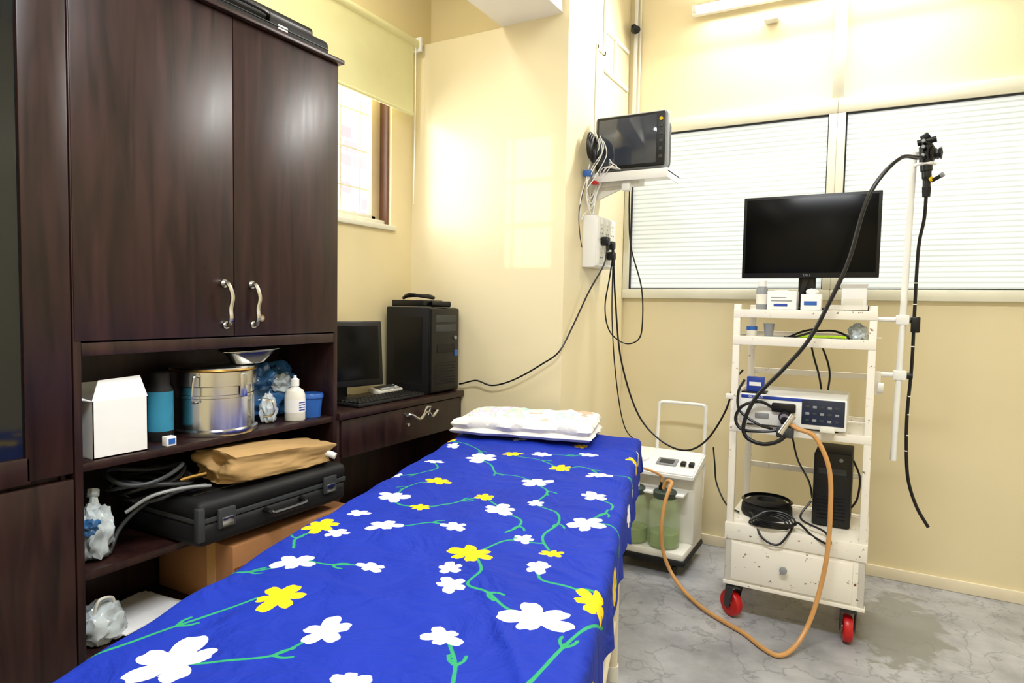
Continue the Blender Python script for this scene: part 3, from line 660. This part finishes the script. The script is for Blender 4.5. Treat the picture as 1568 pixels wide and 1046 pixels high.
for q in (((-.17,2.69,z),(-.167,2.77,z+.02)),((-.033,2.69,z),(-.03,2.77,z+.02)),((-.17,2.69,z),(-.03,2.693,z+.02)),((-.17,2.767,z),(-.03,2.77,z+.02))): b.box(q[0],q[1],OFFW)
b.done()
z=1.1405
b=B('blue_jar'); b.lathe([(0,0),(.019,0),(.02,.003),(.02,.03),(.018,.032)],(-.435,2.73,z),OFFW,20).lathe([(.021,.03),(.021,.044),(0,.046)],(-.435,2.73,z),BLUE,20).done()
b=B('grey_cup'); b.lathe([(0,0),(.015,0),(.02,.055),(.021,.057),(.018,.055),(.014,.004),(0,.004)],(-.37,2.72,z),GREY,20).done()
b=B('green_forceps_holder'); b.box((-.27,2.70,z+.008),(-.16,2.735,z+.018),LIME,.005,rot=(0,0,.1)).tube([(-.17,2.715,z+.014),(-.12,2.71,z+.014),(-.10,2.72,z+.012)],.005,LIME).box((-.26,2.705,z),(-.2,2.73,z+.01),LIME,.002).done()
b=B('paper_packets')
for k in range(4): b.box((-.33+k*.07,2.78,z+.003*k),(-.22+k*.07,2.92,z+.003*k+.006),OFFW if k%2 else PAPER,.001,rot=(0,0,.3*k-.4))
b.done()
b=B('coiled_lead')
b.tube([(-.30,2.72,z+.006),(-.25,2.76,z+.03),(-.2,2.74,z+.04),(-.24,2.70,z+.02),(-.29,2.70,z+.006),(-.31,2.71,z+.006)],.004,BLACK,closed=True).tube([(-.22,2.75,z+.03),(-.15,2.77,z+.035),(-.1,2.74,z+.02),(-.09,2.74,z+.006)],.004,BLACK).done()
b=B('crumpled_plastic_wrap'); b.blob((-.062,2.76,z+.030),(.03,.036,.034),BAGW,.4,seed=31).done()

z=.803
b=B('video_processor'); x0,x1,y0,y1=-.457,-.087,2.66,3.02
b.box((x0,y0+.004,z+.008),(x1,y1,z+.118),WHITE,.005)
b.box((x0-.004,y0,z+.005),(x1+.004,y0+.02,z+.122),WHITE,.006)
for xx in (x0+.02,x1-.05):
    for yy in (y0+.03,y1-.05): b.cyl((xx+.015,yy,z-.003),(xx+.015,yy,z+.009),.012,BLACK,seg=14)
b.box((x0+.004,y0-.002,z+.105),(x1-.12,y0+.004,z+.117),OBLUE,.001)
b.box((-.235,y0-.003,z+.022),(x1-.003,y0+.004,z+.117),NAVY,.003)
for i in range(5):
    for j in range(3): b.box((-.222+i*.025,y0-.005,z+.035+j*.025),(-.208+i*.025,y0-.002,z+.044+j*.025),GREY if (i+j)%2 else DGREY,.001)
b.cyl((-.29,y0-.03,z+.045),(-.29,y0+.004,z+.045),.022,BLACK).cyl((-.29,y0-.045,z+.045),(-.29,y0-.03,z+.045),.016,STEEL)
b.box((-.34,y0-.015,z+.06),(-.255,y0+.004,z+.095),BLACK,.006)
b.box((-.40,y0-.003,z+.03),(-.35,y0+.002,z+.05),GREY,.001)
b.box((-.17,y0-.02,z-.0),(-.12,y0+.01,z+.015),OFFW,.003)
vp=b.done()
text('OLYMPUS',(-.40,y0-.0026,z+.111),.012,WHITE,(math.pi/2,0,0),'logo',vp)
b=B('blue_product_box'); b.box((-.445,2.72,.9265),(-.38,2.745,.985),OBLUE,.002).box((-.435,2.7185,.95),(-.39,2.7205,.965),WHITE).box((-.46,2.70,.9225),(-.37,2.77,.928),BLACK,.001).done()

z=.401
b=B('light_source_unit'); b.box((-.195,2.83,z),(-.062,3.04,z+.295),BLACKM,.006).box((-.197,2.822,z+.004),(-.06,2.834,z+.292),BLACK,.006)
b.box((-.18,2.819,z+.21),(-.08,2.823,z+.235),DGREY,.002).cyl((-.10,2.816,z+.27),(-.10,2.823,z+.27),.007,GREY)
for k in range(7): b.box((-.18,2.819,z+.03+k*.014),(-.08,2.823,z+.034+k*.014),BLACKM)
b.done()
b=B('foot_pedal_switch'); c=(-.37,2.86,z)
b.lathe([(0,0),(.095,0),(.1,.01),(.098,.04),(.07,.06),(.04,.064),(.035,.05),(0,.05)],c,BLACKM,36)
b.lathe([(.09,.052),(.1,.06),(.09,.068)],c,BLACK,36)
b.done()
b=B('cable_bundle')
for k in range(4):
    b.tube([(-.34+.07*math.cos(a)+.01*k,2.69-.004*k+.03*math.sin(a),.41+.008*k+(.03 if math.sin(a)>0 else -.0)*math.sin(a)) for a in [2*math.pi*j/10 for j in range(10)]],.004,BLACK,8,4,True)
b.tube([(-.43,2.80,.42),(-.40,2.72,.43),(-.36,2.66,.37),(-.30,2.655,.35),(-.26,2.67,.40),(-.24,2.72,.43),(-.18,2.68,.40),(-.12,2.66,.385),(-.14,2.69,.42),(-.23,2.75,.44),(-.2,2.8,.5)],.0042,BLACK)
b.tube([(-.30,3.04,.70),(-.27,2.98,.62),(-.22,2.92,.55),(-.20,2.86,.50)],.004,BLACK).tube([(-.06,2.9,.66),(-.035,2.88,.60),(-.04,2.87,.52),(-.06,2.86,.48)],.004,BLACK)
b.done()

b=B('endoscope_hanger_stand')
b.cyl((.075,2.9,.68),(.092,2.9,1.83),.0115,WHITE,seg=16).cyl((.092,2.9,1.83),(.094,2.9,1.85),.014,WHITE,seg=16)
for zz in (1.222,1.01):
    b.cyl((-.005,2.9,zz),(.12,2.9,zz),.009,WHITE,seg=12).box((.06,2.885,zz-.018),(.105,2.915,zz+.018),WHITE,.004)
    b.cyl((.105,2.9,zz),(.125,2.9,zz),.012,BLACK,seg=12)
b.box((-.01,2.875,.93),(.02,2.92,1.02),CHIP,.004).cyl((.01,2.87,.96),(.03,2.87,.96),.02,WHITE,seg=14)
b.tube([(.092,2.9,1.80),(.11,2.87,1.80),(.145,2.865,1.80),(.16,2.89,1.80)],.006,WHITE)
b.done()
b=B('endoscope')
b.tube([(.137,2.88,1.71),(.135,2.88,1.76),(.132,2.88,1.80),(.130,2.88,1.855),(.128,2.88,1.875)],[.013,.016,.02,.023,.024,.02],BLACK,16)
b.lathe([(0,0),(.028,0),(.03,.006),(.024,.012),(.02,.014),(.022,.02),(.02,.026),(0,.026)],(.145,2.875,1.835),BLACK,8,(1,-.2,0))
b.lathe([(0,0),(.02,0),(.022,.006),(0,.01)],(.172,2.87,1.835),BLACKM,8,(1,-.2,0))
for k,(dz) in enumerate((1.872,1.85,1.82)): b.cyl((.125,2.86,dz),(.118,2.835,dz+.004),.008,BLACK,seg=14).cyl((.118,2.835,dz+.004),(.117,2.831,dz+.005),.006,GREY,seg=14)
b.cyl((.10,2.875,1.878),(.16,2.87,1.888),.012,BLACK,seg=14).cyl((.115,2.875,1.89),(.135,2.875,1.905),.014,BLACKM,seg=14)
b.cyl((.15,2.87,1.735),(.18,2.855,1.75),.007,BLACK,seg=12).cyl((.178,2.856,1.75),(.186,2.852,1.754),.009,GREY,seg=12)
b.cyl((.148,2.868,1.74),(.152,2.863,1.742),.009,YEL,seg=14)
b.cyl((.137,2.88,1.68),(.137,2.88,1.715),.013,BLACKM,r2=.015,seg=16)
b.tube([(.137,2.88,1.69),(.135,2.89,1.60),(.122,2.9,1.49),(.12,2.9,1.25),(.12,2.9,1.05),(.113,2.9,.86),(.118,2.9,.70),(.13,2.9,.60),(.16,2.9,.51),(.20,2.9,.44)],.0062,BLACK,10)
for k,zz in enumerate((1.36,1.28,1.22,1.12,1.0,.93,.86,.78,.72)): b.cyl((.12-.004*(zz<1),2.9,zz),(.12-.004*(zz<1),2.9,zz+.004),.0066,WHITE,seg=12)
b.box((.11,2.885,1.175),(.14,2.915,1.235),BLACK,.004)
b.tube([(.125,2.87,1.825),(.10,2.80,1.81),(.045,2.68,1.79),(-.02,2.64,1.71),(-.06,2.63,1.61),(-.10,2.63,1.43),(-.16,2.62,1.27),(-.22,2.62,1.14),(-.30,2.615,1.03),(-.39,2.61,.92),(-.43,2.605,.82),(-.42,2.60,.765),(-.36,2.595,.745),(-.30,2.60,.765),(-.27,2.615,.81),(-.285,2.625,.84)],.0075,BLACK,10)
b.cyl((-.285,2.615,.835),(-.289,2.655,.849),.018,BLACK,r2=.022).cyl((-.30,2.60,.79),(-.26,2.62,.86),.012,STEEL,seg=16)
b.box((-.315,2.60,.775),(-.255,2.632,.815),DGREY,.006)
b.done()
b=B('video_cable'); b.tube([(-.33,2.655,.875),(-.38,2.63,.90),(-.44,2.62,.88),(-.465,2.62,.83),(-.44,2.615,.79),(-.37,2.61,.79),(-.31,2.62,.80),(-.29,2.64,.815)],.006,BLACK)
b.tube([(-.44,2.64,.98),(-.46,2.63,.93),(-.45,2.62,.86),(-.38,2.615,.815),(-.33,2.63,.80)],.005,BLACK)
b.tube([(-.24,3.0,1.11),(-.22,2.95,1.05),(-.20,2.93,.99),(-.19,2.95,.93)],.004,BLACK).tube([(-.20,3.0,1.11),(-.17,2.95,1.04),(-.16,2.93,.99),(-.165,2.95,.93)],.004,BLACK)
b.done()

b=B('suction_hose')
b.tube([(-.28,2.635,.83),(-.24,2.60,.815),(-.18,2.60,.79),(-.13,2.60,.68),(-.12,2.60,.52),(-.125,2.6,.36),(-.145,2.60,.22),(-.175,2.58,.10),(-.215,2.52,.03),(-.26,2.47,.011),(-.32,2.50,.010),(-.39,2.57,.010),(-.48,2.63,.010),(-.58,2.70,.012),(-.68,2.80,.02),(-.76,2.87,.06),(-.805,2.88,.15),(-.815,2.88,.26),(-.81,2.90,.36),(-.80,2.93,.42),(-.80,2.97,.445),(-.83,3.0,.44),(-.85,3.01,.40)],.0085,ORANGE,10)
b.done()

# suction machine
b=B('suction_machine'); x0,x1=-1.10,-.735
b.box((x0,2.97,.075),(x1,3.32,.115),OFFW,.012).box((x0-.008,2.962,.055),(x1+.008,3.328,.085),BLACKM,.01)
for (cx,cy) in ((x0+.05,3.01),(x1-.05,3.01),(x0+.05,3.28),(x1-.05,3.28)):
    b.lathe([(0,-.012),(.026,-.012),(.03,-.008),(.03,.008),(.026,.012),(0,.012)],(cx,cy,.0305),BLACK,20,(1,.3,0)).cyl((cx,cy,.035),(cx,cy,.07),.012,DGREY,seg=12)
b.box((-1.06,3.13,.11),(x1+.005,3.31,.47),OFFW,.012)
b.prism([(-1.08,3.07,.460),(-1.08,3.32,.525),(-1.08,3.32,.475),(-1.08,3.07,.435)],(.355,0,0),WHITE,.006)
rr=(math.radians(14.5),0,0)
b.box((-.93,3.14,.487),(-.83,3.21,.495),GREY,.003,rot=rr).box((-.915,3.15,.493),(-.845,3.19,.497),DGREY,.001,rot=rr).lathe([(0,0),(.026,0),(.026,.012),(0,.014)],(-1.0,3.18,.488),WHITE,24,(0,-.24,1))
for k in range(2): b.box((-.81+k*.04,3.15,.486),(-.785+k*.04,3.18,.502),BLACK,.003,rot=rr)
b.box((-1.06,3.03,.36),(-.76,3.14,.372),WHITE,.004)
for cx in (-1.005,-.85):
    c=(cx,3.045,.116)
    b.lathe([(0,0),(.068,0),(.074,.008),(.074,.19),(.066,.215),(.05,.235),(.048,.25)],c,GLASSG,36)
    b.lathe([(0,.004),(.070,.01),(.070,.07),(0,.07)],c,GREENL,32)
    b.lathe([(.054,.235),(.056,.24),(.056,.262),(.05,.268),(0,.27)],c,LIDG,30)
    b.lathe([(0,0),(.012,0),(.012,.02),(.006,.022),(.006,.04),(0,.04)],(cx-.02,3.045,.383),BLACK,14).lathe([(0,0),(.009,0),(.007,.03),(0,.03)],(cx+.022,3.04,.383),WHITE,14)
b.tube([(-1.025,3.045,.42),(-1.03,3.02,.46),(-.98,2.99,.49),(-.91,3.0,.48),(-.87,3.04,.45),(-.87,3.045,.42)],.006,ORANGE)
b.tube([(-.98,3.04,.41),(-1.0,3.07,.47),(-1.03,3.11,.51),(-1.0,3.16,.50)],.005,WHITE)
b.tube([(-.975,3.30,.30),(-.975,3.33,.72),(-.967,3.335,.755),(-.94,3.335,.765),(-.77,3.335,.765),(-.743,3.335,.755),(-.735,3.33,.72),(-.735,3.30,.30)],.0085,WHITE,12,5)
b.done()

# ------------------------------------------------------------ wall-mounted equipment
b=B('wall_bracket_tray')
b.box((-1.244,2.94,1.868),(-.855,3.14,1.878),WHITE,.002).box((-1.21,2.938,1.842),(-.855,2.945,1.885),WHITE,.002)
b.box((-.86,2.94,1.842),(-.855,3.14,1.885),WHITE,.002)
b.box((-1.246,2.98,1.83),(-1.0,3.06,1.868),OFFW,.004).box((-1.246,2.96,1.80),(-1.236,3.09,1.93),OFFW,.003)
b.prism([(-1.24,3.0,1.76),(-1.05,3.0,1.835),(-1.24,3.0,1.835)],(0,.02,0),OFFW)
b.box((-1.08,2.96,1.80),(-1.04,3.0,1.845),WHITE,.004)
b.done()
b=B('patient_monitor')
b.box((-1.205,2.965,1.895),(-.87,3.06,2.12),DGREY,.03,seg=4).box((-1.215,2.945,1.888),(-.86,2.985,2.15),GREY,.022,seg=4)
b.box((-1.203,2.939,1.898),(-.872,2.95,2.141),BLACK,.012,seg=3).box((-1.19,2.9365,1.912),(-.91,2.941,2.128),SCREEN2,.002)
for k in range(5): b.box((-.898,2.936,1.93+k*.035),(-.882,2.94,1.945+k*.035),DGREY,.001)
b.cyl((-.89,2.933,2.105),(-.89,2.94,2.105),.008,YEL)
b.box((-1.19,2.96,1.878),(-1.16,3.05,1.897),BLACK).box((-.92,2.96,1.878),(-.89,3.05,1.897),BLACK)
b.done()
b=B('monitor_lead_cables'); rs=random.Random(9)
for k in range(3):
    b.tube([(-1.20+.008*k,2.86+.028*math.cos(a),2.0-.01*k+.055*math.sin(a)) for a in [2*math.pi*j/10 for j in range(10)]],.008,BLACK,8,4,True)
for k in range(5):
    ox=rs.uniform(-.02,.03); oz=rs.uniform(-.02,.03)
    b.tube([(-1.19+ox,2.95,2.0+oz),(-1.18+ox,2.91,2.04+oz),(-1.16+ox,2.90,1.97+oz),(-1.2+ox*.5,2.88,1.88+oz*2),(-1.22,2.87,1.80+oz),(-1.215+ox*.3,2.92,1.72+oz*2),(-1.20,2.96,1.82+oz),(-1.15+ox,2.92,1.90),(-1.10+ox,2.925,1.90+oz*.5),(-1.13,2.93,1.92+oz)],.0025,WHITE if k!=2 else GREY,6)
b.tube([(-1.23,2.89,1.85),(-1.235,2.84,1.75),(-1.235,2.85,1.66),(-1.235,2.89,1.69),(-1.235,2.94,1.72),(-1.235,2.96,1.80)],.0025,WHITE,6)
b.tube([(-1.23,2.89,1.85),(-1.235,2.83,1.70),(-1.235,2.84,1.60),(-1.235,2.87,1.53)],.0022,DGREY,6)
b.box((-1.235,2.86,1.86),(-1.20,2.90,1.89),BLUE,.004).box((-1.21,2.9,1.83),(-1.185,2.94,1.845),RED,.003)
b.done()
b=B('electrical_switchboard')
b.box((-1.246,2.90,1.44),(-1.18,3.15,1.685),WHITE,.004).box((-1.182,2.905,1.446),(-1.172,3.145,1.679),WHITE,.004)
for i in range(3):
    for j in range(2):
        y=2.925+i*.072; z=1.46+j*.115
        b.box((-1.1725,y,z),(-1.170,y+.062,z+.098),OFFW,.001)
        b.box((-1.171,y+.02,z+.07),(-1.166,y+.042,z+.092),WHITE,.002)
        for dx,dz in ((.031,.05),(.02,.028),(.042,.028)): b.cyl((-1.1705,y+dx,z+dz),(-1.1695,y+dx,z+dz),.004,BLACK,seg=10)
b.done()
b=B('power_plug')
for (y,z) in ((2.955,1.565),(3.03,1.55),(3.04,1.50)): b.box((-1.17,y-.018,z-.02),(-1.13,y+.018,z+.02),BLACK,.008).cyl((-1.14,y,z-.01),(-1.138,y,z-.05),.007,BLACK,seg=10)
b.done()
def cable(name,pts,r=.004,m=BLACK): B(name).tube(pts,r,m,8).done()
cable('computer_power_cable',[(-1.14,2.955,1.53),(-1.15,2.94,1.45),(-1.19,2.86,1.32),(-1.22,2.74,1.15),(-1.25,2.672,1.045),(-1.33,2.662,.985),(-1.43,2.66,.925),(-1.52,2.66,.885),(-1.60,2.66,.868),(-1.68,2.66,.885),(-1.76,2.665,.865),(-1.785,2.67,.86)])
cable('monitor_power_cable',[(-1.138,3.03,1.51),(-1.16,3.05,1.4),(-1.2,3.10,1.25),(-1.18,3.12,1.13),(-1.11,3.15,1.07),(-1.04,3.15,1.09),(-1.02,3.15,1.17),(-1.03,3.15,1.35),(-1.08,3.12,1.55),(-1.08,3.08,1.72),(-1.07,3.05,1.87)],.0035)
cable('trolley_power_cable',[(-1.138,3.04,1.46),(-1.14,3.08,1.3),(-1.11,3.10,1.0),(-1.02,3.10,.74),(-.90,3.08,.62),(-.77,3.05,.585),(-.66,3.0,.65),(-.57,2.96,.80),(-.53,2.94,.94),(-.50,2.95,.99)],.0045)
cable('suction_power_cable',[(-1.138,3.03,1.50),(-1.15,3.07,1.2),(-1.14,3.12,.9),(-1.12,3.2,.65),(-1.09,3.32,.54),(-1.0,3.36,.45)],.003)
cable('trolley_lead',[(-.63,3.03,.62),(-.615,3.0,.55),(-.60,2.98,.47),(-.54,2.9,.405),(-.47,2.80,.41)],.0035)
b=B('cable_conduit')
b.box((-1.22,3.478,2.251),(-1.20,3.4995,3.09),WHITE,.003).cyl((-1.185,3.485,2.252),(-1.185,3.485,3.09),.005,OFFW,seg=10)
b.box((-1.246,3.01,1.686),(-1.236,3.025,2.52),WHITE,.002).box((-1.246,3.01,2.50),(-1.236,3.12,2.52),WHITE,.002)
b.box((-1.246,3.10,2.50),(-1.236,3.12,3.09),WHITE,.002)
b.box((-1.246,3.12,2.42),(-1.236,3.46,2.44),WHITE,.002).box((-1.246,3.12,2.62),(-1.236,3.46,2.64),WHITE,.002).box((-1.246,3.25,2.44),(-1.236,3.27,2.62),WHITE,.002)
b.done()
b=B('cctv_camera'); b.box((-1.225,3.44,2.73),(-1.2,3.475,2.77),BLACK,.004).lathe([(0,0),(.018,0),(.02,.01),(.02,.045),(.012,.05),(0,.05)],(-1.205,3.45,2.74),BLACK,20,(.6,-1,-.4)).done()

# ------------------------------------------------------------ lights
zt=2.77
b=B('tube_light'); b.box((-.90,3.435,zt-.02),(.37,3.469,zt+.03),WHITE,.006).cyl((-.87,3.41,zt),(.34,3.41,zt),.014,LED,seg=14)
for xx in (-.89,.345): b.box((xx,3.395,zt-.015),(xx+.02,3.44,zt+.015),WHITE,.003)
b.box((-.55,3.44,zt-.11),(-.48,3.499,zt-.085),OFFW,.01)
b.done()
b=B('added_ceiling_light'); b.box((-.9,.5,3.06),(.5,.72,3.10),WHITE,.006).box((-.88,.52,3.055),(.48,.70,3.062),mat('panel_glow','#ffffff',.5,emis='#fffdf5',estr=4)).done()  # unseen panel, added to keep the whole room evenly bright
b=B('added_ceiling_light'); b.box((-1.98,.9,3.06),(-1.72,1.9,3.10),WHITE,.006).box((-1.96,.92,3.055),(-1.74,1.88,3.062),MATS['panel_glow']).done()  # invented fixture, added to brighten the wall behind the beam
def area(name,loc,rot,sx,sy,e,col=(1,1,1)):
    l=bpy.data.lights.new(name,'AREA'); l.shape='RECTANGLE'; l.size=sx; l.size_y=sy; l.energy=e; l.color=col
    o=bpy.data.objects.new(name,l); scene.collection.objects.link(o); o.location=loc; o.rotation_euler=rot; return o
area('tube_lamp',(-.27,3.38,zt),(math.radians(-55),0,0),1.2,.05,38,(1,.99,.97))
area('added_ceiling_lamp',(-.2,.61,3.04),(0,0,0),1.3,.25,72,(.94,.97,1))  # fill light of the added ceiling panel
area('added_bay_lamp',(-1.85,1.4,3.04),(0,0,0),.2,.9,11,(1,.99,.96))  # added fill for the dim bay, goes with the invented fixture
area('window_daylight',(XL-.35,2.0,2.05),(0,math.radians(-90),0),.8,.8,20,(.95,.98,1))
sun=bpy.data.lights.new('sun','SUN'); sun.energy=1.9; sun.angle=.006; sun.color=(1,.84,.58)
so=bpy.data.objects.new('sun',sun); scene.collection.objects.link(so)
src=Vector(((wx0+wx1)/2,YF,(wz0+wz1)/2)); dst=Vector((-1.415,2.695,1.735)); so.rotation_euler=(dst-src).to_track_quat('-Z','Y').to_euler(); so.location=(2,-5,4)
w=bpy.data.worlds.new('world'); scene.world=w; w.use_nodes=True; bg=w.node_tree.nodes['Background']; bg.inputs[0].default_value=(.93,.96,1,1); bg.inputs[1].default_value=3.0
